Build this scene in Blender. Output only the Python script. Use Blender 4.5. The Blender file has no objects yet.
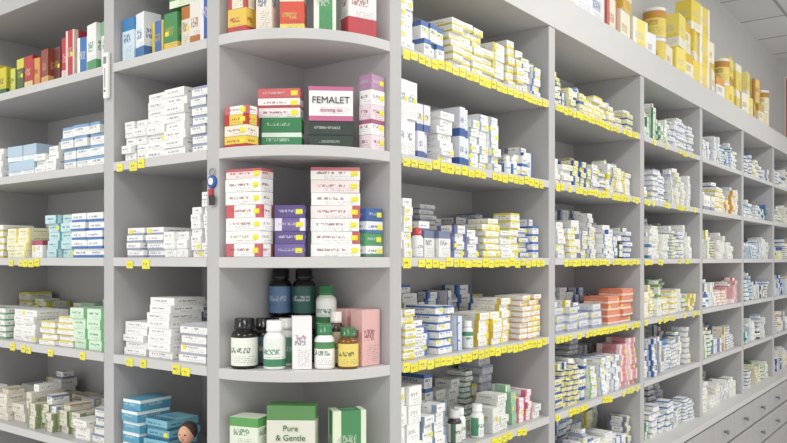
import bpy, math, random
from mathutils import Vector
random.seed(11)
EYE = 1.55
sc = bpy.context.scene
try:
    sc.view_settings.view_transform = 'Standard'
except Exception:
    pass

def hexc(h):
    h = h.lstrip('#')
    o = []
    for i in (0, 2, 4):
        c = int(h[i:i+2], 16)/255
        o.append(c/12.92 if c <= 0.04045 else ((c+0.055)/1.055)**2.4)
    return (o[0], o[1], o[2], 1.0)
def lerp(a, b, t): return tuple(a[i]*(1-t)+b[i]*t for i in range(3))+(1.0,)

# ------------------------------------------------------------ materials
def new_mat(name):
    m = bpy.data.materials.new(name); m.use_nodes = True
    nt = m.node_tree; b = nt.nodes['Principled BSDF']
    return m, nt, b

def laminate(name, col, rough=0.45, var=0.03, scale=6):
    m, nt, b = new_mat(name)
    tc = nt.nodes.new('ShaderNodeTexCoord')
    n = nt.nodes.new('ShaderNodeTexNoise'); n.inputs['Scale'].default_value = scale
    nt.links.new(tc.outputs['Object'], n.inputs['Vector'])
    r = nt.nodes.new('ShaderNodeValToRGB')
    c = hexc(col)
    r.color_ramp.elements[0].color = (c[0]*(1-var), c[1]*(1-var), c[2]*(1-var), 1)
    r.color_ramp.elements[1].color = (min(1, c[0]*(1+var)), min(1, c[1]*(1+var)), min(1, c[2]*(1+var)), 1)
    nt.links.new(n.outputs['Fac'], r.inputs['Fac'])
    nt.links.new(r.outputs['Color'], b.inputs['Base Color'])
    b.inputs['Roughness'].default_value = rough
    return m

M_LAM = laminate('grey_laminate', '#b9b8b9')
M_EDGE = laminate('edge_banding', '#cac9c9')
M_WALL = laminate('wall_paint', '#d0d0cf', 0.8)
M_FLOOR = laminate('floor_tile', '#c2bfb9', 0.35)
M_DARK = laminate('dark_plastic', '#2a2a30', 0.4)
M_WHITE = laminate('white_plastic', '#eeeeee', 0.35)
M_BLUE = laminate('blue_plastic', '#2b5db0', 0.35)
M_RED = laminate('red_plastic', '#b83238', 0.35)
M_METAL = laminate('metal', '#85858c', 0.3)
M_SKIN = laminate('doll_skin', '#d9a88c', 0.5)
M_HAIR = laminate('doll_hair', '#3a2a24', 0.7)
M_DRAW = laminate('drawer_laminate', '#afaeaf')

def math_node(nt, op, a, b=None, c=None):
    n = nt.nodes.new('ShaderNodeMath'); n.operation = op
    for i, v in enumerate((a, b, c)):
        if v is None: continue
        if isinstance(v, (int, float)): n.inputs[i].default_value = v
        else: nt.links.new(v, n.inputs[i])
    return n.outputs[0]

def print_material(name, rough):
    # printed pack: base colour + coloured band/block + title lettering + rows of small print
    m, nt, b = new_mat(name)
    N = nt.nodes.new; L = nt.links.new
    def attr(nm):
        a = N('ShaderNodeAttribute'); a.attribute_name = nm; return a
    ab, aa, ar = attr('base'), attr('acc'), attr('rnd')
    uv1 = N('ShaderNodeUVMap'); uv1.uv_map = 'norm'
    uv2 = N('ShaderNodeUVMap'); uv2.uv_map = 'metric'
    s1 = N('ShaderNodeSeparateXYZ'); L(uv1.outputs[0], s1.inputs[0])
    s2 = N('ShaderNodeSeparateXYZ'); L(uv2.outputs[0], s2.inputs[0])
    x, y = s1.outputs[0], s1.outputs[1]
    mx, my = s2.outputs[0], s2.outputs[1]
    r = ar.outputs['Fac']
    mt = lambda op, a, b=None, c=None: math_node(nt, op, a, b, c)
    lt = lambda a, v: mt('LESS_THAN', a, v)
    gt = lambda a, v: mt('GREATER_THAN', a, v)
    mul = lambda *a: a[0] if len(a) == 1 else mt('MULTIPLY', a[0], mul(*a[1:]))
    m1 = mul(lt(r, .22), lt(y, .28))
    m2 = mul(gt(r, .3), lt(r, .56), lt(x, .24))
    m3 = mul(gt(r, .6), lt(r, .84), gt(y, .72))
    m4 = mul(gt(r, .2), lt(r, .42), gt(x, .84))
    stripe = mt('MINIMUM', mt('ADD', mt('ADD', m1, m2), mt('ADD', m3, m4)), 1.0)
    cv = N('ShaderNodeCombineXYZ'); L(mt('MULTIPLY', mx, 250.0), cv.inputs[0])
    L(mt('MULTIPLY', my, 110.0), cv.inputs[1])
    nz = N('ShaderNodeTexNoise'); nz.inputs['Scale'].default_value = 1.0; nz.inputs['Detail'].default_value = 1.0
    L(cv.outputs[0], nz.inputs['Vector'])
    title = mul(gt(nz.outputs['Fac'], .48), gt(y, .45), lt(y, .65), gt(x, .12), lt(x, .7), lt(r, 1.5))
    row = mt('FLOOR', mt('MULTIPLY', my, 210.0))
    fr = mt('FRACT', mt('MULTIPLY', my, 210.0))
    cv2 = N('ShaderNodeCombineXYZ'); L(mt('MULTIPLY', mx, 420.0), cv2.inputs[0]); L(mt('MULTIPLY', row, 3.7), cv2.inputs[1])
    nz2 = N('ShaderNodeTexNoise'); nz2.inputs['Scale'].default_value = 1.0
    L(cv2.outputs[0], nz2.inputs['Vector'])
    small = mul(gt(nz2.outputs['Fac'], .5), lt(fr, .5), gt(x, .28), lt(x, .9), lt(y, .38), gt(y, .06), lt(r, 1.9))
    mix1 = N('ShaderNodeMix'); mix1.data_type = 'RGBA'
    L(stripe, mix1.inputs['Factor']); L(ab.outputs['Color'], mix1.inputs['A']); L(aa.outputs['Color'], mix1.inputs['B'])
    dk = N('ShaderNodeMix'); dk.data_type = 'RGBA'; dk.inputs['Factor'].default_value = .38
    L(aa.outputs['Color'], dk.inputs['A']); dk.inputs['B'].default_value = (.02, .02, .05, 1)
    mix2 = N('ShaderNodeMix'); mix2.data_type = 'RGBA'
    L(mul(title, .8), mix2.inputs['Factor']); L(mix1.outputs['Result'], mix2.inputs['A']); L(dk.outputs['Result'], mix2.inputs['B'])
    mix3 = N('ShaderNodeMix'); mix3.data_type = 'RGBA'
    L(mul(small, .48), mix3.inputs['Factor']); L(mix2.outputs['Result'], mix3.inputs['A']); mix3.inputs['B'].default_value = (.08, .08, .13, 1)
    L(mix3.outputs['Result'], b.inputs['Base Color'])
    b.inputs['Roughness'].default_value = rough
    return m
M_PRINT = print_material('printed_carton', .45)
M_GLOSS = print_material('glossy_plastic', .2)

# ------------------------------------------------------------ mesh builder
class MB:
    def __init__(s):
        s.v = []; s.f = []; s.un = []; s.um = []; s.base = []; s.acc = []; s.rnd = []; s.mi = []; s.sm = []
    def face(s, idx, un, um, base, acc, rnd, mi=0, sm=False):
        s.f.append(idx); s.un += un; s.um += um; s.base.append(base); s.acc.append(acc); s.rnd.append(rnd); s.mi.append(mi); s.sm.append(sm)
    def box(s, cx, cy, z, w, d, h, yaw, base, acc, rnd, sticker=None):
        """carton: cx,cy centre, z underside; width axis at yaw, front = axis rotated -90."""
        c, n = math.cos(yaw), math.sin(yaw)
        ax = (c, n); fr = (n, -c)
        i = len(s.v)
        for zz in (z, z+h):
            for (a, b) in ((-1, 1), (1, 1), (1, -1), (-1, -1)):
                s.v.append((cx+ax[0]*a*w/2+fr[0]*b*d/2, cy+ax[1]*a*w/2+fr[1]*b*d/2, zz))
        ox, oy = random.random()*40, random.random()*40
        U = [(0, 0), (1, 0), (1, 1), (0, 1)]
        def mt(a, b): return [(ox+u*a, oy+v*b) for u, v in U]
        s.face((i, i+1, i+5, i+4), U, mt(w, h), base, acc, rnd)
        s.face((i+1, i+2, i+6, i+5), U, mt(d, h), base, acc, rnd)
        s.face((i+2, i+3, i+7, i+6), U, mt(w, h), base, acc, rnd)
        s.face((i+3, i, i+4, i+7), U, mt(d, h), base, acc, rnd)
        s.face((i+4, i+5, i+6, i+7), U, mt(w, d), base, acc, rnd if rnd < .52 else 3.0)
        s.face((i+3, i+2, i+1, i), U, mt(w, d), base, acc, 3.0)
        if sticker:
            sw, sh, side = sticker
            e = .0006; i = len(s.v)
            px = side*(w/2-sw/2-.003)
            zc = z+h*.5
            for (a, zz) in ((-1, zc-sh/2), (1, zc-sh/2), (1, zc+sh/2), (-1, zc+sh/2)):
                q = px+a*sw/2
                s.v.append((cx+ax[0]*q+fr[0]*(d/2+e), cy+ax[1]*q+fr[1]*(d/2+e), zz))
            s.face((i, i+1, i+2, i+3), U, mt(sw, sh), YEL, hexc('#555544'), 1.7)
    def lathe(s, cx, cy, z, prof, seg=24, uoff=0.0):
        i0 = len(s.v); ox, oy = random.random()*40, random.random()*40
        for p in prof:
            for k in range(seg):
                a = 2*math.pi*k/seg+uoff
                s.v.append((cx+p[0]*math.cos(a), cy+p[0]*math.sin(a), z+p[1]))
        for j in range(len(prof)-1):
            p, q = prof[j], prof[j+1]
            r = max(p[0], .001); h = q[1]-p[1]
            for k in range(seg):
                k2 = (k+1) % seg
                u0 = (k/seg*2) % 1.0; u1 = u0+2/seg
                un = [(u0, 0), (u1, 0), (u1, 1), (u0, 1)]
                um = [(ox+k/seg*6.28*r, oy), (ox+(k+1)/seg*6.28*r, oy), (ox+(k+1)/seg*6.28*r, oy+h), (ox+k/seg*6.28*r, oy+h)]
                s.face((i0+j*seg+k, i0+j*seg+k2, i0+(j+1)*seg+k2, i0+(j+1)*seg+k), un, um, p[2], p[3], p[4], p[5], True)
        n = len(prof)-1
        s.face(tuple(i0+n*seg+k for k in range(seg)), [(0, 0)]*seg, [(0, 0)]*seg, prof[n][2], prof[n][3], 3.0, 1)
        s.face(tuple(i0+seg-1-k for k in range(seg)), [(0, 0)]*seg, [(0, 0)]*seg, prof[0][2], prof[0][3], 3.0, 1)
    def bottle(s, cx, cy, z, r, h, body, cap, label, acc, rnd=.1, face=None):
        B, C, Lb, A = hexc(body), hexc(cap), hexc(label), hexc(acc)
        ch = min(.028, h*.24); bh = h-ch
        cr = r*.76
        P = [(r*.93, 0, B, A, 3, 1), (r, .003, B, A, 3, 1), (r, bh*.08, Lb, A, rnd, 0), (r, bh*.8, B, A, 3, 1),
             (r*.97, bh*.86, B, A, 3, 1), (r*.86, bh*.93, B, A, 3, 1), (r*.68, bh*.975, B, A, 3, 1), (r*.66, bh, C, A, 3, 1),
             (cr, bh+.001, C, A, 3, 1), (cr, bh+ch*.3, C, A, 3, 1), (cr*.97, bh+ch*.32, C, A, 3, 1),
             (cr*.97, bh+ch*.88, C, A, 3, 1), (cr*.88, h, C, A, 3, 1)]
        s.lathe(cx, cy, z, P, 24, (face if face is not None else -.9)-math.pi/2)
    def can(s, cx, cy, z, r, h, label, acc, rnd=.1):
        W = hexc('#cfcfd2'); Lb, A = hexc(label), hexc(acc)
        P = [(r*.97, 0, W, A, 3, 1), (r, .004, Lb, A, rnd, 0), (r, h*.88, W, A, 3, 1), (r*1.02, h*.885, hexc('#e8e8e8'), A, 3, 1),
             (r*1.02, h*.98, hexc('#e8e8e8'), A, 3, 1), (r*.97, h, W, A, 3, 1)]
        s.lathe(cx, cy, z, P, 24)
    def build(s, name, bevel=0):
        me = bpy.data.meshes.new(name)
        me.from_pydata(s.v, [], s.f)
        for nm, dat in (('norm', s.un), ('metric', s.um)):
            l = me.uv_layers.new(name=nm)
            l.data.foreach_set('uv', [c for p in dat for c in p])
        for nm, dat in (('base', s.base), ('acc', s.acc)):
            a = me.attributes.new(nm, 'FLOAT_COLOR', 'FACE')
            a.data.foreach_set('color', [c for p in dat for c in p])
        a = me.attributes.new('rnd', 'FLOAT', 'FACE'); a.data.foreach_set('value', s.rnd)
        me.materials.append(M_PRINT); me.materials.append(M_GLOSS)
        me.polygons.foreach_set('material_index', s.mi)
        me.polygons.foreach_set('use_smooth', s.sm)
        me.update()
        ob = bpy.data.objects.new(name, me); sc.collection.objects.link(ob)
        if bevel:
            b = ob.modifiers.new('bevel', 'BEVEL'); b.width = bevel; b.segments = 2; b.limit_method = 'ANGLE'
        return ob
YEL = hexc('#ece43a')

# ------------------------------------------------------------ simple solids
def solid(name, lo, hi, mat, parent=None, bevel=0.0):
    x0, y0, z0 = lo; x1, y1, z1 = hi
    v = [(x0, y0, z0), (x1, y0, z0), (x1, y1, z0), (x0, y1, z0), (x0, y0, z1), (x1, y0, z1), (x1, y1, z1), (x0, y1, z1)]
    f = [(0, 3, 2, 1), (4, 5, 6, 7), (0, 1, 5, 4), (1, 2, 6, 5), (2, 3, 7, 6), (3, 0, 4, 7)]
    me = bpy.data.meshes.new(name); me.from_pydata(v, [], f); me.materials.append(mat)
    ob = bpy.data.objects.new(name, me); sc.collection.objects.link(ob)
    if bevel:
        b = ob.modifiers.new('bevel', 'BEVEL'); b.width = bevel; b.segments = 2
    if parent: ob.parent = parent
    return ob
def empty(name):
    e = bpy.data.objects.new(name, None); sc.collection.objects.link(e); e.empty_display_size = .1; return e
def lathe_solid(name, c, prof, mat, parent=None, seg=24, axis='Z'):
    v = []; f = []
    for (r, h) in prof:
        for k in range(seg):
            a = 2*math.pi*k/seg
            p = (r*math.cos(a), r*math.sin(a), h)
            if axis == 'X': p = (p[2], p[0], p[1])
            if axis == 'Y': p = (p[0], -p[2], p[1])
            v.append((c[0]+p[0], c[1]+p[1], c[2]+p[2]))
    n = len(prof)
    for j in range(n-1):
        for k in range(seg):
            k2 = (k+1) % seg
            f.append((j*seg+k, j*seg+k2, (j+1)*seg+k2, (j+1)*seg+k))
    f.append(tuple(range(seg-1, -1, -1))); f.append(tuple((n-1)*seg+k for k in range(seg)))
    me = bpy.data.meshes.new(name); me.from_pydata(v, [], f); me.materials.append(mat)
    for p in me.polygons: p.use_smooth = len(p.vertices) == 4
    ob = bpy.data.objects.new(name, me); sc.collection.objects.link(ob)
    if parent: ob.parent = parent
    return ob

# ------------------------------------------------------------ room shell
CEIL = EYE+1.9
solid('floor', (-5, -3, -.1), (3, 8.1, 0), M_FLOOR)
mc, nt, b = new_mat('ceiling_tiles')
tc = nt.nodes.new('ShaderNodeTexCoord'); br = nt.nodes.new('ShaderNodeTexBrick')
br.offset = 0; br.inputs['Color1'].default_value = hexc('#e6e7e8'); br.inputs['Color2'].default_value = hexc('#e0e1e3')
br.inputs['Mortar'].default_value = hexc('#a8abb0'); br.inputs['Scale'].default_value = 1
br.inputs['Mortar Size'].default_value = .012; br.inputs['Brick Width'].default_value = .6; br.inputs['Row Height'].default_value = .6
nt.links.new(tc.outputs['Object'], br.inputs['Vector']); nt.links.new(br.outputs['Color'], b.inputs['Base Color'])
b.inputs['Roughness'].default_value = .9
solid('ceiling', (-5, -3, CEIL), (3, 8.1, CEIL+.1), mc)
solid('wall_left', (-5, 1.60, 0), (-1.53, 1.72, CEIL), M_WALL)
solid('wall_right', (-1.65, 1.72, 0), (-1.53, 7.98, CEIL), M_WALL)
solid('wall_far', (-1.65, 7.98, 0), (3, 8.1, CEIL), M_WALL)

# ------------------------------------------------------------ shelving
REL = {'A': .54, 'B': .262, 'C': -.005, 'D': -.277, 'E': -.552, 'F': -.835}
T = .012
TOP0, TOP1 = EYE+.81, EYE+.94
XF, DEP, Y0, BAY = -1.187, .31, 1.568, .9
NB = 7
FT = EYE+REL['F']
unit = empty('pharmacy_shelving_unit')
TH = .024
for n in range(NB+1):
    y = Y0+BAY*n
    solid('upright_%d' % n, (XF-DEP, y-TH, FT+.001), (XF, y+TH, TOP0), M_LAM, unit, .001)
yend = Y0+BAY*NB
for n in range(NB):
    ya, yb = Y0+BAY*n+TH, Y0+BAY*(n+1)-TH
    for k, r in REL.items():
        if k == 'F': continue
        solid('shelf_%s%d' % (k, n), (XF-DEP, ya, EYE+r-T), (XF-.002, yb, EYE+r+T), M_LAM, unit, .001)
        solid('rail_%s%d' % (k, n), (XF-.002, ya, EYE+r-T), (XF+.001, yb, EYE+r+T), M_EDGE, unit)
solid('back_panel', (XF-DEP-.01, Y0-TH, FT+.001), (XF-DEP, yend+TH, TOP0), M_LAM, unit)
solid('header', (XF-DEP-.01, Y0-TH, TOP0), (XF+.004, yend+TH, TOP1), M_EDGE, unit, .002)

cab = empty('drawer_cabinet')
CX = XF+.055
solid('end_panel', (XF-DEP, Y0-TH, 0), (XF, Y0+TH-.001, FT), M_LAM, cab)
solid('countertop', (XF-DEP, Y0+TH, FT-.03), (CX+.012, yend+TH, FT), M_EDGE, cab, .002)
solid('carcass', (XF-DEP, Y0+TH, .08), (CX-.02, yend+TH, FT-.031), M_LAM, cab)
solid('plinth', (XF-DEP, Y0+TH, 0), (CX-.06, yend+TH, .079), M_DARK, cab)
rows = [(FT-.04-.15, FT-.045), (FT-.04-.15-.16, FT-.205), (.10, FT-.365)]
for n in range(NB*2):
    ya = Y0+TH+n*.45+.004; yb = ya+.442
    for j, (z0, z1) in enumerate(rows):
        solid('drawer_%d_%d' % (n, j), (CX-.0195, ya, z0), (CX, yb, z1), M_DRAW, cab, .003)
        lathe_solid('knob_%d_%d' % (n, j), (CX, (ya+yb)/2, (z0+z1)/2 if j < 2 else z1-.08), [(.006, 0), (.006, .012), (.014, .018), (.014, .024), (.008, .028)], M_METAL, cab, 16, 'X')

# left run
unitL = empty('pharmacy_shelving_unit')
YL = 1.246
for nm, xa, xb in (('upright_0', -1.533, -1.487), ('upright_1', -1.985, -1.937), ('upright_2', -2.91, -2.862), ('upright_3', -3.83, -3.78)):
    solid(nm, (xa, YL, 0), (xb, YL+DEP, TOP0), M_LAM, unitL, .001)
LB = [(-1.937, -1.533), (-2.862, -1.985), (-3.78, -2.91)]
for n, (xa, xb) in enumerate(LB):
    for k, r in REL.items():
        solid('shelf_%s%d' % (k, n), (xa, YL+.002, EYE+r-T), (xb, YL+DEP, EYE+r+T), M_LAM, unitL, .001)
        solid('rail_%s%d' % (k, n), (xa, YL-.001, EYE+r-T), (xb, YL+.002, EYE+r+T), M_EDGE, unitL)
solid('back_panel', (-3.83, YL+DEP, 0), (-1.5, YL+DEP+.01, TOP0), M_LAM, unitL)
solid('header', (-3.83, YL-.004, TOP0), (-1.487, YL+DEP+.01, TOP1), M_LAM, unitL, .002)

# corner quarter-round unit
cor = empty('corner_shelving_unit')
OX, OY, RR = -1.487, 1.544, .3
def quarter(name, z0, z1, mat, r=RR):
    seg = 40; pts = [(OX, OY)]
    for k in range(seg+1):
        a = -math.pi/2+math.pi/2*k/seg
        pts.append((OX+r*math.cos(a), OY+r*math.sin(a)))
    n = len(pts)
    v = [(x, y, z0) for x, y in pts]+[(x, y, z1) for x, y in pts]
    f = [tuple(range(n-1, -1, -1)), tuple(range(n, 2*n))]+[(i, (i+1) % n, n+(i+1) % n, n+i) for i in range(n)]
    me = bpy.data.meshes.new(name); me.from_pydata(v, [], f); me.materials.append(mat)
    ob = bpy.data.objects.new(name, me); sc.collection.objects.link(ob); ob.parent = cor
    bv = ob.modifiers.new('bevel', 'BEVEL'); bv.width = .0015; bv.segments = 2; bv.limit_method = 'ANGLE'
for k, r in REL.items():
    quarter('curved_shelf_'+k, EYE+r-T-.002, EYE+r+T, M_EDGE)
quarter('top', TOP0, TOP1, M_LAM)
quarter('plinth', 0, .1, M_LAM, RR-.02)

# ------------------------------------------------------------ random shelf fill
W = '#f2f2f0'
PAL = {
 'white': [(W, '#8090b8'), (W, '#98a8c4'), (W, '#d8cc50'), (W, '#4f74b8'), ('#e4e6ea', '#a8b0c8'), (W, '#6d9a78'), (W, '#7a7a90'), (W, '#5a82b4')],
 'yel': [(W, '#e2cf32'), (W, '#d8c840'), (W, '#3d64ac'), (W, '#e2cf32'), ('#f0ebc0', '#4b6cac'), (W, '#7aaa5a'), (W, '#8aa0c4'), (W, '#4067b0')],
 'blue': [(W, '#3a62a8'), (W, '#6a9bcc'), (W, '#8fb0d8'), ('#d3e2ee', '#4a76b0'), (W, '#3b8f9a'), (W, '#b0b4bc'), ('#5580b8', '#e8e8f0')],
 'mix': [(W, '#c9525c'), (W, '#4f9a6c'), (W, '#3060b0'), (W, '#dca84c'), ('#f0e8d4', '#b07a50'), (W, '#7d6aa6'), (W, '#8898bc'), (W, '#e2cf32'), (W, '#5078bc'), (W, '#a0a0b0'), ('#d8e4f0', '#3060b0')],
 'pink': [('#e4b4ba', '#f4e8e8'), (W, '#d4566a'), (W, '#e8988c'), (W, '#c8506a'), (W, '#6aac7c'), (W, '#e0b04c'), (W, '#8fa4cc'), (W, '#a0a4b0')],
 'green': [(W, '#4f9a68'), (W, '#68b07c'), ('#a4ccac', '#f0f4f0'), (W, '#d8cc50'), (W, '#8fa4cc'), (W, '#c0c4d0')],
 'beige': [('#ded6c8', '#a89878'), (W, '#b8a888'), (W, '#8fa0a8'), ('#e6e0d4', '#8a9a70'), (W, '#7a88a0')],
 'grey': [(W, '#7a82a0'), ('#dcdee4', '#7880a0'), (W, '#a8acc0'), (W, '#6870a0')],
}
def R_frame(n):
    ya = Y0+BAY*n+TH
    return (XF, ya, (0, 1), (1, 0), math.pi/2, BAY-2*TH)
def L_frame(n):
    xa, xb = LB[n]
    return (xa, YL, (1, 0), (0, -1), 0.0, xb-xa)
def pos(fr, s, back):
    x, y, a, o, yaw, w = fr
    return x+a[0]*s-o[0]*back, y+a[1]*s-o[1]*back

def put_stack(mb, fr, s, setback, w, d, h, n, base, acc, rnd, z, stick=.25, jit=.035):
    drift = random.uniform(-.0015, .0015)
    for i in range(n):
        cx, cy = pos(fr, s+w/2+random.uniform(-.0025, .0025)+drift*i*.4, setback+d/2+random.uniform(0, .014))
        st = (min(.016, w*.3), min(.012, h*.7), random.choice((.9, .9, -.9))) if random.random() < stick else None
        k = random.uniform(.97, 1.02)
        mb.box(cx, cy, z+i*(h+.0004), w, d, h, fr[4]+random.gauss(0, jit), (base[0]*k, base[1]*k, base[2]*k, 1), acc, rnd, st)

def rand_bottles(mb, fr, z, s, s1, setback):
    r = random.uniform(.014, .022); h = random.uniform(.06, .1)
    body, cap, lab, acc = random.choice([('#ececec', '#f2f2f2', '#e8eef0', '#4f7fb0'), ('#6a3c18', '#f0f0f0', '#efe6d0', '#a04838'),
        ('#e8e8e8', '#3f6fb0', '#eef0f4', '#3f6fb0'), ('#2c2a2c', '#e0e0e0', '#e4e4dc', '#4f7060'), ('#ececec', '#e8e8e8', '#f0e8a0', '#4f7fb0')])
    for c in range(random.choice((1, 2, 3))):
        if s+2*r+.004 > s1: break
        x, y = pos(fr, s+r+.002, setback+r+random.uniform(.005, .03))
        mb.bottle(x, y, z, r, h, body, cap, lab, acc, random.random(), fr[4]-math.pi/2)
        s += 2*r+.004
    return s

def rand_row(mb, fr, z, setback, dmax, pal, lo, hi, s0=.008, s1=None, gap=.05, stick=.25, wr=(.034, .088), bot=.06):
    s = s0; s1 = s1 or fr[5]-.008
    level = random.uniform(lo, hi)
    while s < s1-.03:
        if random.random() < gap: s += random.uniform(.012, .045); continue
        if random.random() < bot: s = rand_bottles(mb, fr, z, s, s1, setback); continue
        base, acc = random.choice(PAL[pal])
        base, acc = hexc(base), hexc(acc)
        k = random.uniform(.86, 1.0); base = (base[0]*k, base[1]*k, base[2]*random.uniform(k-.03, k), 1)
        mode = random.random()
        if mode < .68: w = random.uniform(*wr); h = random.uniform(.014, .03)
        elif mode < .9: w = random.uniform(.024, .045); h = random.uniform(.035, .065)
        else: w = random.uniform(.04, .07); h = random.uniform(.07, .1)
        d = random.uniform(.5, 1.0)*dmax
        level = .5*level+.5*random.uniform(lo, hi)
        rnd = random.random()
        for c in range(random.choice((1, 1, 1, 2, 2, 3))):
            if s+w > s1: break
            n = max(1, int(round((level*random.uniform(.6, 1.15))/h)))
            n = min(n, int(.225/h))
            sb = setback+random.uniform(0, .03)
            put_stack(mb, fr, s, sb, w, d, h, n, base, acc, rnd, z, stick)
            top = n*(h+.0004)
            if random.random() < .3 and top < .17:
                b2, a2 = random.choice(PAL[pal]); hh = random.uniform(.015, .028)
                cx, cy = pos(fr, s+w/2, sb+d*.5+.01)
                mb.box(cx, cy, z+top, min(w, .07)*random.uniform(.7, .95), d*.7, hh, fr[4]+random.uniform(-.15, .15), hexc(b2), hexc(a2), random.random())
            s += w+random.uniform(.002, .007)
def fill(fr, key, pal, lo=.08, hi=.17, groups=None, gap=.05, back=True, stick=.25, name='medicine_boxes', wr=(.034, .088), bot=.05):
    mb = MB(); z = EYE+REL[key]+(T if key != 'F' else 0)+.0006
    if back: rand_row(mb, fr, z, .175, .1, pal, min(.17, lo+.03), min(.2, hi+.03), gap=.06, stick=0, wr=wr, bot=0)
    if groups is None:
        rand_row(mb, fr, z, .012, .11, pal, lo, hi, gap=gap, stick=stick, wr=wr, bot=bot)
    else:
        for (s0, s1, w, h, tot, ba, ac, rn) in groups:
            if ba is None:
                rand_row(mb, fr, z, .012, .11, ac, w, h, s0, s1, gap=.05, stick=stick, bot=rn); continue
            if ba == 'BOT':
                s = s0
                while s+2*w <= s1:
                    x, y = pos(fr, s+w, .015+w+random.uniform(0, .03))
                    body, cap, lab, acc = random.choice(ac)
                    mb.bottle(x, y, z, w, h*random.uniform(.9, 1.05), body, cap, lab, acc, random.random(), fr[4]-math.pi/2)
                    s += 2*w+random.uniform(.003, .02)
                continue
            s = s0
            while s+w <= s1+.001:
                n = max(1, int(round(tot*random.uniform(.8, 1.06)/h)))
                put_stack(mb, fr, s, random.uniform(.01, .025), w, .105, h, n, hexc(ba), hexc(ac), rn, z, stick)
                s += w+.004
    return mb.build(name)
BW = [('#ececec', '#f4f4f4', '#eef0f2', '#4f7fb0'), ('#ececec', '#f0f0f0', '#e8eee8', '#4f9070'), ('#3c3a3c', '#d8d8d8', '#e4e4dc', '#4f7060'), ('#ececec', '#e8e8e8', '#efe6d0', '#a04838')]

# right run ---------------------------------------------------------
specR = {
 (0, 'A'): ('yel', .1, .17), (0, 'B'): ('white', .1, .17), (0, 'C'): ('grey', .08, .16), (0, 'D'): ('yel', .09, .16), (0, 'E'): ('white', .08, .16),
 (1, 'A'): ('yel', .07, .14), (1, 'B'): ('yel', .07, .13), (1, 'C'): ('white', .1, .18), (1, 'D'): ('white', .07, .13), (1, 'E'): ('mix', .12, .19), (1, 'F'): ('white', .1, .18),
 (2, 'A'): ('green', .09, .17), (2, 'B'): ('white', .1, .17), (2, 'C'): ('white', .11, .17), (2, 'D'): ('yel', .08, .15), (2, 'E'): ('blue', .11, .18),
 (3, 'A'): ('blue', .09, .16), (3, 'D'): ('pink', .1, .15), (3, 'E'): ('mix', .09, .17),
}
G = {
 (0, 'A'): [(.005, .12, .04, .028, .15, W, '#b8bcc8', .9), (.12, .26, .034, .05, .12, W, '#4d70ac', .7), (.26, .44, .055, .02, .15, W, '#dccb38', .1), (.44, .85, .09, .16, 0, None, 'yel', 0)],
 (0, 'B'): [(.005, .10, .045, .1, .19, W, '#7c92b4', .9), (.105, .2, .03, .075, .15, '#e4e4ec', '#5a6ca0', .15), (.2, .3, .07, .02, .15, W, '#b08aa0', .9),
            (.3, .37, .03, .085, .17, '#dfe3ea', '#3f5f9f', .1), (.37, .6, .055, .024, .16, W, '#8aa0b0', .5), (.6, .85, .09, .15, 0, None, 'white', .05)],
 (0, 'C'): [(.005, .09, .036, .022, .15, W, '#a0a6b4', .9), (.1, .15, .017, .075, 0, 'BOT', [('#ececec', '#c8443c', '#eef0f2', '#c06050')], 0), (.15, .45, .08, .14, 0, None, 'grey', .12), (.45, .85, .08, .14, 0, None, 'white', .08)],
 (0, 'D'): [(.005, .2, .08, .15, 0, None, 'white', 0), (.2, .3, .036, .022, .13, W, '#5a7cb8', .7), (.3, .36, .03, .05, .11, '#dfe6f0', '#4068a8', .5), (.37, .43, .018, .09, 0, 'BOT', BW[:2], 0), (.44, .68, .06, .02, .13, W, '#e0c24a', .3), (.68, .85, .05, .018, .14, W, '#e0b47a', .1)],
 (0, 'E'): [(.005, .12, .055, .05, .2, W, '#c8ccd4', .9), (.13, .3, .055, .022, .14, W, '#8aa0b8', .3), (.3, .5, .021, .1, 0, 'BOT', BW, 0), (.5, .68, .08, .14, 0, None, 'green', .1), (.68, .78, .045, .02, .1, W, '#d0708a', .35), (.78, .85, .06, .11, 0, None, 'white', 0)],
 (1, 'D'): [(.01, .3, .08, .14, 0, None, 'white', 0), (.3, .52, .07, .12, 0, None, 'white', .1), (.56, .84, .125, .028, .125, '#e0876a', '#f3d9c8', .2)],
 (1, 'E'): [(.01, .45, .09, .17, 0, None, 'yel', .1), (.45, .68, .06, .024, .16, W, '#7a98c4', .5), (.7, .85, .068, .022, .19, '#dc8c94', '#f4e4e4', .4)],
}
for n in range(NB):
    fr = R_frame(n)
    for key in 'ABCDEF':
        pal, lo, hi = specR.get((n, key), (random.choice(['white', 'mix', 'yel', 'blue', 'mix']), .08, .17))
        if key == 'F' and n < 1: continue
        fill(fr, key, pal, lo, hi, G.get((n, key)), stick=.4 if n < 2 else .15)

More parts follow.
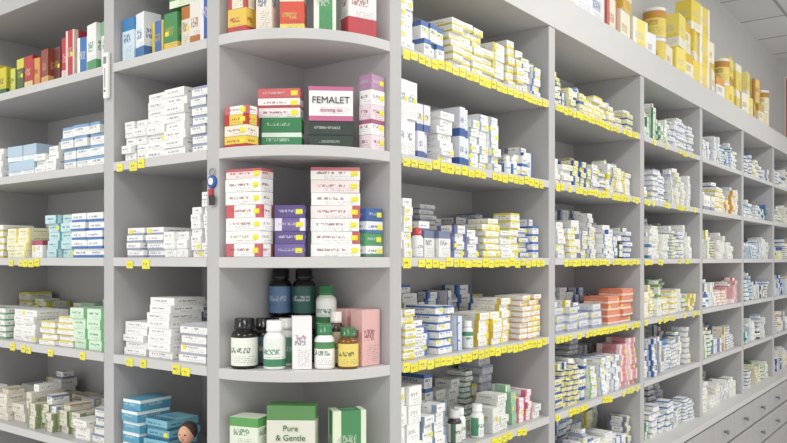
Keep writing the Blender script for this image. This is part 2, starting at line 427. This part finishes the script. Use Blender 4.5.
# left run -----------------------------------------------------------
def upright_row(fr, key, items, name, back_pal=None, extra=None):
    mb = MB(); z = EYE+REL[key]+T+.0006
    for (s, w, h, d, ba, ac, rn, n) in items:
        put_stack(mb, fr, s, .02+random.uniform(0, .02), w, d, h, n, hexc(ba), hexc(ac), rn, z, .1, .07)
    if extra:
        for (s, w, d, h, zz, yaw, ba, ac, rn) in extra:
            x, y = pos(fr, s, .09); mb.box(x, y, z+zz, w, d, h, yaw, hexc(ba), hexc(ac), rn)
    if back_pal: rand_row(mb, fr, z, .17, .1, back_pal, .09, .15, stick=.1)
    return mb.build(name)
F0 = L_frame(0); F1 = L_frame(1); F2 = L_frame(2)
upright_row(F0, 'A', [(.01, .055, .125, .05, '#cfe2ec', '#3f7fb8', .75, 1), (.07, .05, .13, .05, '#e6ecf0', '#4a78b0', .1, 1),
    (.125, .05, .1, .06, '#4b74b4', '#e0c040', .4, 1), (.18, .055, .11, .06, '#4a8f56', '#e4c45a', .15, 1),
    (.24, .035, .12, .06, '#e4dccc', '#b8743a', .7, 1), (.28, .045, .125, .06, '#e8e4da', '#b87838', .1, 1), (.335, .058, .15, .05, '#3f62a8', '#e8e8f4', .4, 1)], 'supplement_boxes', 'green',
    [(.24, .13, .06, .07, .131, .05, '#5a9a5c', '#e8f0d8', .1), (.352, .07, .05, .05, .151, .0, '#e0ecea', '#3f70a8', .5)])
fill(F0, 'B', 'grey', .12, .17, [(.02, .12, .045, .022, .12, W, '#7f87a0', .9), (.115, .3, .085, .022, .18, W, '#7882a4', .9), (.315, .395, .06, .024, .15, W, '#98a4b8', .8)], stick=.08)
fill(F0, 'C', 'grey', .06, .1, [(.04, .2, .075, .02, .085, W, '#98a4b8', .1), (.205, .3, .045, .022, .07, W, '#a8acc0', .9), (.31, .395, .038, .018, .16, W, '#8088a0', .9)], stick=.12, back=False)
fill(F0, 'D', 'grey', .1, .17, [(.01, .13, .1, .018, .1, W, '#a4a8b8', .9), (.13, .25, .1, .02, .17, W, '#949ab0', .9), (.26, .395, .11, .024, .13, W, '#a8acb8', .8)], stick=.04)
fill(F0, 'E', 'blue', .1, .14, [(.02, .105, .075, .03, .135, '#5aa2c0', '#eaf2f4', .7), (.105, .21, .095, .026, .11, '#7cb8c8', '#3c7898', .2)], stick=.05, back=False)
upright_row(F1, 'A', [(.03, .06, .11, .06, '#c8c040', '#4c6c2c', .2, 1), (.1, .07, .12, .06, '#7c7440', '#e8d848', .7, 1), (.18, .06, .1, .06, '#d4c83c', '#3c6c38', .2, 1),
    (.25, .045, .09, .06, '#dcd860', '#7c9030', .35, 1), (.3, .05, .115, .06, '#4f6238', '#d8d050', .7, 1), (.355, .05, .115, .06, '#b83a3c', '#e8d8a0', .1, 1),
    (.41, .045, .1, .06, '#d8a05c', '#b04028', .35, 1), (.46, .05, .12, .06, '#8c4434', '#d8b070', .15, 1), (.515, .05, .12, .06, '#6c3c34', '#d8a048', .9, 1),
    (.57, .05, .14, .06, '#c23a44', '#e8d0d0', .15, 1), (.625, .045, .15, .06, '#b83c4c', '#f0d8c8', .35, 1), (.675, .05, .12, .05, '#4a78b8', '#f0f4f0', .35, 1), (.73, .06, .15, .05, '#eef2ee', '#5aa068', .15, 1), (.795, .065, .15, .05, '#eceeec', '#80b088', .7, 1)], 'supplement_boxes')
fill(F1, 'B', 'blue', .06, .1, [(.01, .28, .075, .02, .09, W, '#7f9cc8', .9), (.28, .46, .085, .05, .1, '#b4cce0', '#f0f4f8', .2), (.46, .62, .06, .02, .08, W, '#88a0c0', .9), (.62, .86, .07, .032, .12, W, '#7fa4c8', .75)], stick=.05)
fill(F1, 'C', 'yel', .07, .11, [(.01, .25, .07, .022, .11, W, '#d8c850', .1), (.25, .42, .075, .024, .12, '#f0eed0', '#d8c830', .3), (.42, .52, .045, .055, .055, W, '#a85060', .8), (.53, .68, .07, .026, .13, '#c4e0e4', '#2f8c98', .3), (.68, .86, .08, .026, .14, W, '#4078c0', .1)], stick=.05)
fill(F1, 'D', 'green', .07, .12, [(.01, .3, .08, .02, .1, W, '#7cb080', .1), (.3, .5, .075, .02, .11, W, '#a0bca0', .9), (.5, .68, .085, .018, .09, W, '#d8c850', .8), (.68, .86, .08, .03, .13, '#d4ecd4', '#58a868', .3)], stick=.12)
fill(F1, 'E', 'beige', .05, .1, stick=.0)
for k in 'ABCDE': fill(F2, k, 'mix', .08, .15, stick=.1)

# ------------------------------------------------------------ corner unit contents
def zof(key, lift=0): return EYE+REL[key]+T+.0008+lift
def stack(name, key, x, y, yaw, w, d, items, lift=0, stick=True, text=None):
    mb = MB(); z = zof(key, lift)
    for (h, ba, ac, rn) in items:
        mb.box(x+random.uniform(-.001, .001), y+random.uniform(-.001, .001), z, w*random.uniform(.97, 1.0), d, h,
               math.radians(yaw)+random.uniform(-.025, .025), hexc(ba), hexc(ac), rn, (.017, min(.012, h*.6), .95) if stick else None)
        z += h+.0005
    ob = mb.build(name, .0008)
    for (body, size, col, relz) in (text or []):
        cu = bpy.data.curves.new('lettering', 'FONT'); cu.body = body; cu.size = size; cu.extrude = .0003
        cu.align_x = 'CENTER'; cu.align_y = 'CENTER'
        m, nt, bb = new_mat('ink'); bb.inputs['Base Color'].default_value = hexc(col); cu.materials.append(m)
        t = bpy.data.objects.new('lettering', cu); sc.collection.objects.link(t)
        a = math.radians(yaw); f = (math.sin(a), -math.cos(a))
        t.location = (x+f[0]*(d/2+.0025), y+f[1]*(d/2+.0025), zof(key, lift)+relz)
        t.rotation_euler = (math.pi/2, 0, a)
        t.parent = ob
    return ob
# C shelf
stack('medicine_carton_stack', 'C', -1.427, 1.290, 10, .108, .05, [(.031, W, '#c7646c', .35), (.031, W, '#d0b040', .9), (.031, W, '#c7646c', .9), (.031, W, '#cc5c68', .35), (.031, W, '#c7646c', .9), (.031, W, '#b8505c', .9), (.024, '#ecdcdc', '#c05a60', .7)])
stack('purple_carton_stack', 'C', -1.350, 1.357, 34, .074, .046, [(.031, '#75679f', '#e8e4f4', .9), (.031, '#64568f', '#f0e8f8', .9), (.031, '#75679f', '#e8e4f4', .35), (.031, '#5f528c', '#efe8f4', .9)])
stack('medicine_carton_stack', 'C', -1.284, 1.445, 43, .122, .066, [(.031, W, '#c0606a', .9), (.031, W, '#c0606a', .25), (.031, W, '#a86878', .9), (.031, '#efe6e6', '#c0606a', .25), (.031, W, '#b86470', .9), (.031, '#f0e4e4', '#c0606a', .9), (.031, W, '#c87078', .7)])
stack('medicine_carton_stack', 'C', -1.230, 1.508, 86, .06, .045, [(.028, '#e8e8ea', '#5a8a6c', .2), (.03, '#4f9868', '#e8f0e8', .9), (.03, '#dfe4ea', '#5577a0', .2), (.032, '#41609a', '#e4e8f0', .9)])
# B shelf
stack('medicine_carton_stack', 'B', -1.444, 1.280, 6, .073, .043, [(.026, '#e8cc50', '#b83434', .15), (.026, '#ece6d4', '#b84848', .9), (.026, '#e4c850', '#b83434', .35), (.02, W, '#c8686c', .4)])
stack('green_carton', 'B', -1.388, 1.366, 35, .1, .05, [(.04, '#3a8a5a', '#dfeee0', .7), (.036, '#35804f', '#e4efe0', .9)], stick=False)
stack('medicine_carton_stack', 'B', -1.395, 1.366, 32, .108, .046, [(.024, '#ece6e6', '#b84c54', .9), (.024, W, '#b84c54', .15), (.024, '#d0686c', '#f0e8e8', .9)], lift=.0775)
stack('dark_carton', 'B', -1.294, 1.440, 43, .112, .04, [(.034, '#33403a', '#9fb4a0', .9), (.034, '#2f3c36', '#c8d0c4', .9)], stick=False)
stack('slimming_tea_carton', 'B', -1.294, 1.440, 42, .112, .038, [(.012, '#c46a92', '#f1eff0', 3), (.063, '#f1eff0', '#c86a94', 1.6), (.01, '#c46a92', '#f1eff0', 3)], lift=.0695, stick=False, text=[('FEMALET', .0235, '#2a2430', .051), ('slimming tea', .011, '#c04a80', .027)])
stack('medicine_carton_stack', 'B', -1.220, 1.512, 90, .052, .04, [(.037, '#ead8de', '#a06078', .9), (.037, W, '#a05a78', .7), (.037, '#e6d2da', '#8a4c70', .9), (.037, W, '#a05a78', .9), (.037, '#b58aac', '#f0e0f0', .9)])
# A shelf
stack('childrens_syrup_carton', 'A', -1.446, 1.284, 8, .058, .04, [(.06, '#e4c050', '#c04444', .1), (.07, '#ece4d0', '#b84848', .35)], stick=False)
stack('childrens_syrup_carton', 'A', -1.394, 1.318, 22, .042, .04, [(.14, '#e8e0d4', '#4a7cb0', .7)], stick=False)
stack('tea_carton', 'A', -1.343, 1.357, 36, .06, .04, [(.075, '#d85a48', '#f0dc70', .1), (.08, '#ece4d4', '#c03c3c', .7)], stick=False)
stack('herbal_carton', 'A', -1.286, 1.41, 42, .056, .04, [(.15, '#4f9a60', '#e8f0e0', .35)], stick=False)
stack('photo_carton', 'A', -1.240, 1.484, 68, .08, .04, [(.17, '#e8e4e4', '#c0444c', .1)], stick=False)
# D shelf : bottles
def bottle(name, x, y, z, r, h, body, cap, lab, acc, rn=.1):
    mb = MB(); mb.bottle(x, y, z, r, h, body, cap, lab, acc, rn)
    return mb.build(name)
ZD = zof('D')
bottle('supplement_bottle', -1.441, 1.287, ZD, .033, .122, '#17140f', '#1a1a1c', '#e9ece2', '#3f6a50', .9)
bottle('supplement_bottle', -1.448, 1.356, ZD, .027, .118, '#201c18', '#1a1a1c', '#4a5c70', '#d8d0b0', .9)
for (bx, by, c1, c2) in ((-1.456, 1.424, '#39506c', '#5f7fa8'), (-1.398, 1.452, '#2c4444', '#2c5c54')):
    mb = MB()
    mb.bottle(bx, by, ZD, .03, .12, '#141418', '#1b1b1e', c1, '#d8c8a0', .9)
    mb.bottle(bx, by, ZD+.1205, .03, .122, '#141418', '#1b1b1e', c2, '#e0e4e8', .9)
    mb.build('supplement_bottle_stack')
bottle('white_pill_bottle', -1.368, 1.318, ZD, .027, .118, '#e8e8e8', '#efefef', '#dfe8e0', '#3f8860', .1)
bottle('white_pill_bottle', -1.390, 1.380, ZD, .026, .118, '#e0e4e0', '#e8e8e8', '#5f9878', '#e8f0e8', .9)
stack('syrup_carton', 'D', -1.317, 1.360, 48, .048, .04, [(.128, '#eceaea', '#b8a0b8', .9)], stick=False)
bottle('white_pill_bottle', -1.277, 1.398, ZD, .0255, .108, '#ecece8', '#3a7f54', '#f0f0ec', '#4f8858', .7)
bottle('dark_pill_bottle', -1.286, 1.4505, ZD, .0195, .135, '#3c2a1c', '#e8e4e0', '#c8b8a0', '#6a4030', .9)
mb = MB()
mb.bottle(-1.335, 1.468, ZD, .0265, .098, '#e6e6e2', '#3a7f54', '#e8ece6', '#3f8048', .1)
mb.bottle(-1.335, 1.468, ZD+.0985, .0265, .1, '#dfe6dc', '#3a7f54', '#e8ece6', '#3f8048', .1)
mb.build('green_cap_bottle_stack')
bottle('amber_pill_bottle', -1.234, 1.436, ZD, .0255, .1, '#7a4a1c', '#3f7048', '#e4d070', '#3a7040', .9)
stack('pink_carton', 'D', -1.236, 1.504, 86, .066, .04, [(.14, '#dfb2b0', '#a05058', .9)], stick=False)
stack('pink_carton', 'D', -1.290, 1.506, 86, .06, .04, [(.14, '#d8acac', '#a05058', .9)], stick=False)
# E shelf
stack('green_white_carton', 'E', -1.437, 1.30, 15, .08, .06, [(.075, '#e8efe4', '#5f9a60', .1), (.08, '#dfe8d8', '#5fa058', .7)], stick=False)
stack('capsule_carton', 'E', -1.348, 1.36, 34, .12, .055, [(.15, '#dedfd2', '#5d8858', 1.6), (.035, '#5f9058', '#dedfd2', 3)], stick=False, text=[('Pure', .02, '#3b6b3c', .13), ('& Gentle', .02, '#3b6b3c', .107), ('capsules', .013, '#7a8a50', .08)])
stack('green_carton', 'E', -1.252, 1.452, 55, .085, .055, [(.17, '#4a8a5a', '#dce8d0', .35)], stick=False)

# ------------------------------------------------------------ price labels
def labels(name, specs):
    mb = MB()
    for (fr, key, s0, s1, prob) in specs:
        s = s0
        while s < s1-.036:
            w = random.uniform(.026, .034)
            if random.random() < prob:
                zz = EYE+REL[key]+random.uniform(-.006, .001)-.014
                x, y = pos(fr, s+w/2, -.0022)
                k = random.uniform(.94, 1.06)
                mb.box(x, y, zz, w, .0012, random.uniform(.019, .027), fr[4]+random.uniform(-.01, .01), (YEL[0]*k, YEL[1]*k, YEL[2]*random.uniform(.8, 1.8), 1), hexc('#707060'), 1.2)
            s += w+random.uniform(.001, .008)
    return mb.build(name)
sp = []
for n in range(3):
    for k in 'ABCD':
        sp.append((R_frame(n), k, .005, R_frame(n)[5]-.005, (.93, .85, .4)[n]))
sp.append((R_frame(0), 'E', .005, .85, .55)); sp.append((R_frame(1), 'E', .005, .85, .45))
sp += [(F0, 'B', .02, .2, .4), (F0, 'C', .0, .39, .35), (F0, 'D', .0, .39, .4), (F1, 'C', .3, .6, .3), (F1, 'D', .2, .87, .2)]
labels('price_labels', sp)

# ------------------------------------------------------------ formula on top of the run
mb = MB()
top = TOP1+.0008
CR = '#f0ead4'
F = [(2.72, .14, .18, 1, '#f0ead8', '#d0b050', .1), (2.88, .15, .2, 1, '#e4e6ee', '#5a7ab8', .7), (3.05, .15, .2, 2, '#e8e8ee', '#4a6fb8', .15),
 (3.22, .13, .19, 1, CR, '#d07068', .35), (3.37, .13, .17, 2, '#f2ecd8', '#e0b848', .1), (3.53, .15, .17, 1, '#efdc70', '#f0ece0', .35), (3.69, .13, .15, 1, '#e6e8ee', '#c8a040', .1),
 (3.98, .13, .15, 1, CR, '#e0b848', .1), (4.13, .13, .17, 2, '#f2e070', '#f4f0e4', .1), (4.28, .13, .17, 2, CR, '#dcb840', .7), (4.43, .13, .165, 3, '#f0d858', '#f6f0dc', .15),
 (4.58, .13, .165, 3, '#ecd464', '#f4f0e8', .35), (4.73, .13, .17, 2, CR, '#d8b848', .1), (4.88, .13, .15, 1, '#e8eaec', '#d8a050', .7), (5.2, .13, .17, 2, '#f0dc70', '#c89858', .1), (5.36, .13, .165, 2, '#ecd868', '#f4f0e0', .7),
 (5.52, .13, .17, 1, CR, '#c89850', .1), (5.68, .13, .17, 2, '#f0e088', '#f4f0e0', .15), (5.84, .13, .16, 2, '#e8cc70', '#b08050', .35), (6.0, .13, .17, 1, CR, '#d0b060', .7)]
for (y, w, h, n, ba, ac, rn) in F:
    for i in range(n):
        mb.box(-1.30+random.uniform(-.012, .012), y, top+i*(h+.0005), w, .09, h, math.pi/2+random.uniform(-.14, .14), hexc(ba), hexc(ac), rn)
for y, lab, ac in ((3.83, '#ecd670', '#d09848'), (5.04, '#ecd87a', '#c89048'), (6.16, '#e8e0c0', '#b8903c')):
    mb.can(-1.29, y, top, .055, .15, lab, ac, .15); mb.can(-1.29, y, top+.1505, .055, .15, lab, ac, .7)
mb.build('infant_formula_packs')

# ------------------------------------------------------------ small fittings
th = empty('thermometer'); x = -1.961
solid('body', (x-.012, YL-.012, EYE+.455), (x+.012, YL-.0005, EYE+.585), M_WHITE, th, .004)
solid('display', (x-.006, YL-.0135, EYE+.553), (x+.006, YL-.012, EYE+.572), M_METAL, th)
solid('scale_strip', (x-.0008, YL-.0135, EYE+.485), (x+.0008, YL-.012, EYE+.54), M_METAL, th)
lathe_solid('bulb', (x, YL-.012, EYE+.476), [(.003, 0), (.003, .002)], M_RED, th, 16, 'Y')
me = empty('key_tag'); x = -1.51
def torus(name, c, R, r, mat, parent, rot=(math.pi/2, 0, 0)):
    bpy.ops.mesh.primitive_torus_add(location=c, major_radius=R, minor_radius=r, rotation=rot, major_segments=24, minor_segments=8)
    o = bpy.context.object; o.name = name; o.data.materials.append(mat); o.parent = parent; return o
torus('ring', (x, YL-.004, EYE+.217), .009, .0014, M_METAL, me)
lathe_solid('fob', (x, YL-.001, EYE+.193), [(.016, 0), (.016, .004), (.013, .006)], M_BLUE, me, 24, 'Y')
lathe_solid('fob_face', (x, YL-.0071, EYE+.194), [(.009, 0), (.009, .001)], M_WHITE, me, 24, 'Y')
solid('fob_red', (x-.012, YL-.006, EYE+.15), (x+.004, YL-.001, EYE+.176), M_RED, me, .002)
solid('fob_dark', (x-.006, YL-.009, EYE+.135), (x+.014, YL-.0062, EYE+.16), M_DARK, me, .001)

# small doll on the lowest visible shelf
doll = empty('toy_doll'); dx, dy, dz = -1.655, 1.278, zof('E')
def ball(name, c, s, mat):
    bpy.ops.mesh.primitive_uv_sphere_add(segments=24, ring_count=16, radius=1, location=c)
    o = bpy.context.object; o.name = name; o.scale = s; o.data.materials.append(mat); o.parent = doll
    for p in o.data.polygons: p.use_smooth = True
    return o
lathe_solid('dress', (dx, dy, dz), [(.028, 0), (.026, .008), (.02, .024), (.015, .036), (.017, .046), (.013, .054), (.007, .058), (.007, .064)], M_RED, doll)
hz = dz+.083
ball('head', (dx, dy, hz), (.021, .022, .025), M_SKIN)
ball('hair', (dx-.002, dy+.009, hz+.008), (.0245, .0225, .025), M_HAIR)
ball('nose', (dx+.008, dy-.021, hz-.003), (.002, .003, .003), M_SKIN)
ball('eye_1', (dx+.0, dy-.021, hz+.002), (.003, .002, .002), M_DARK)
ball('eye_2', (dx+.014, dy-.0165, hz+.002), (.003, .002, .002), M_DARK)
ball('mouth', (dx+.007, dy-.0185, hz-.011), (.004, .002, .0012), M_RED)
for i, sx in enumerate((-1, 1)):
    o = ball('arm_%d' % i, (dx+sx*.02, dy-.004, dz+.038), (.0055, .0055, .018), M_SKIN); o.rotation_euler = (0, -sx*.35, 0)

po = empty('poster')
solid('board', (-1.45, 7.962, EYE+1.0), (-.9, 7.974, EYE+1.7), laminate('poster_print', '#c08a84', .6, .35, 9), po)
solid('frame', (-1.47, 7.9745, EYE+.98), (-.88, 7.9795, EYE+1.72), M_WHITE, po)

# ------------------------------------------------------------ lights
def fixture(x, y, e):
    f = empty('ceiling_light')
    solid('housing', (x-.32, y-.62, CEIL-.05), (x+.32, y+.62, CEIL-.001), M_WHITE, f)
    ld = bpy.data.lights.new('tubes', 'AREA'); ld.shape = 'RECTANGLE'; ld.size = .56; ld.size_y = 1.16; ld.energy = e
    ld.color = (1, .985, .94)
    lo = bpy.data.objects.new('tubes', ld); sc.collection.objects.link(lo); lo.location = (x, y, CEIL-.055); lo.parent = f
for (x, y) in ((.6, -.6), (.6, 2.4), (.6, 5.2), (-2.2, -1.0)):
    fixture(x, y, 44)
w = bpy.data.worlds.new('World'); sc.world = w; w.use_nodes = True
w.node_tree.nodes['Background'].inputs['Color'].default_value = (1, .99, .965, 1)
w.node_tree.nodes['Background'].inputs['Strength'].default_value = 1.08

# ------------------------------------------------------------ camera
cd = bpy.data.cameras.new('camera'); cam = bpy.data.objects.new('camera', cd); sc.collection.objects.link(cam)
cam.location = (0, 0, EYE); cam.rotation_euler = (math.pi/2, 0, math.radians(37.3))
cd.sensor_width = 36; cd.lens = 771/787*36; cd.shift_y = 38.5/787; cd.clip_start = .05
sc.camera = cam
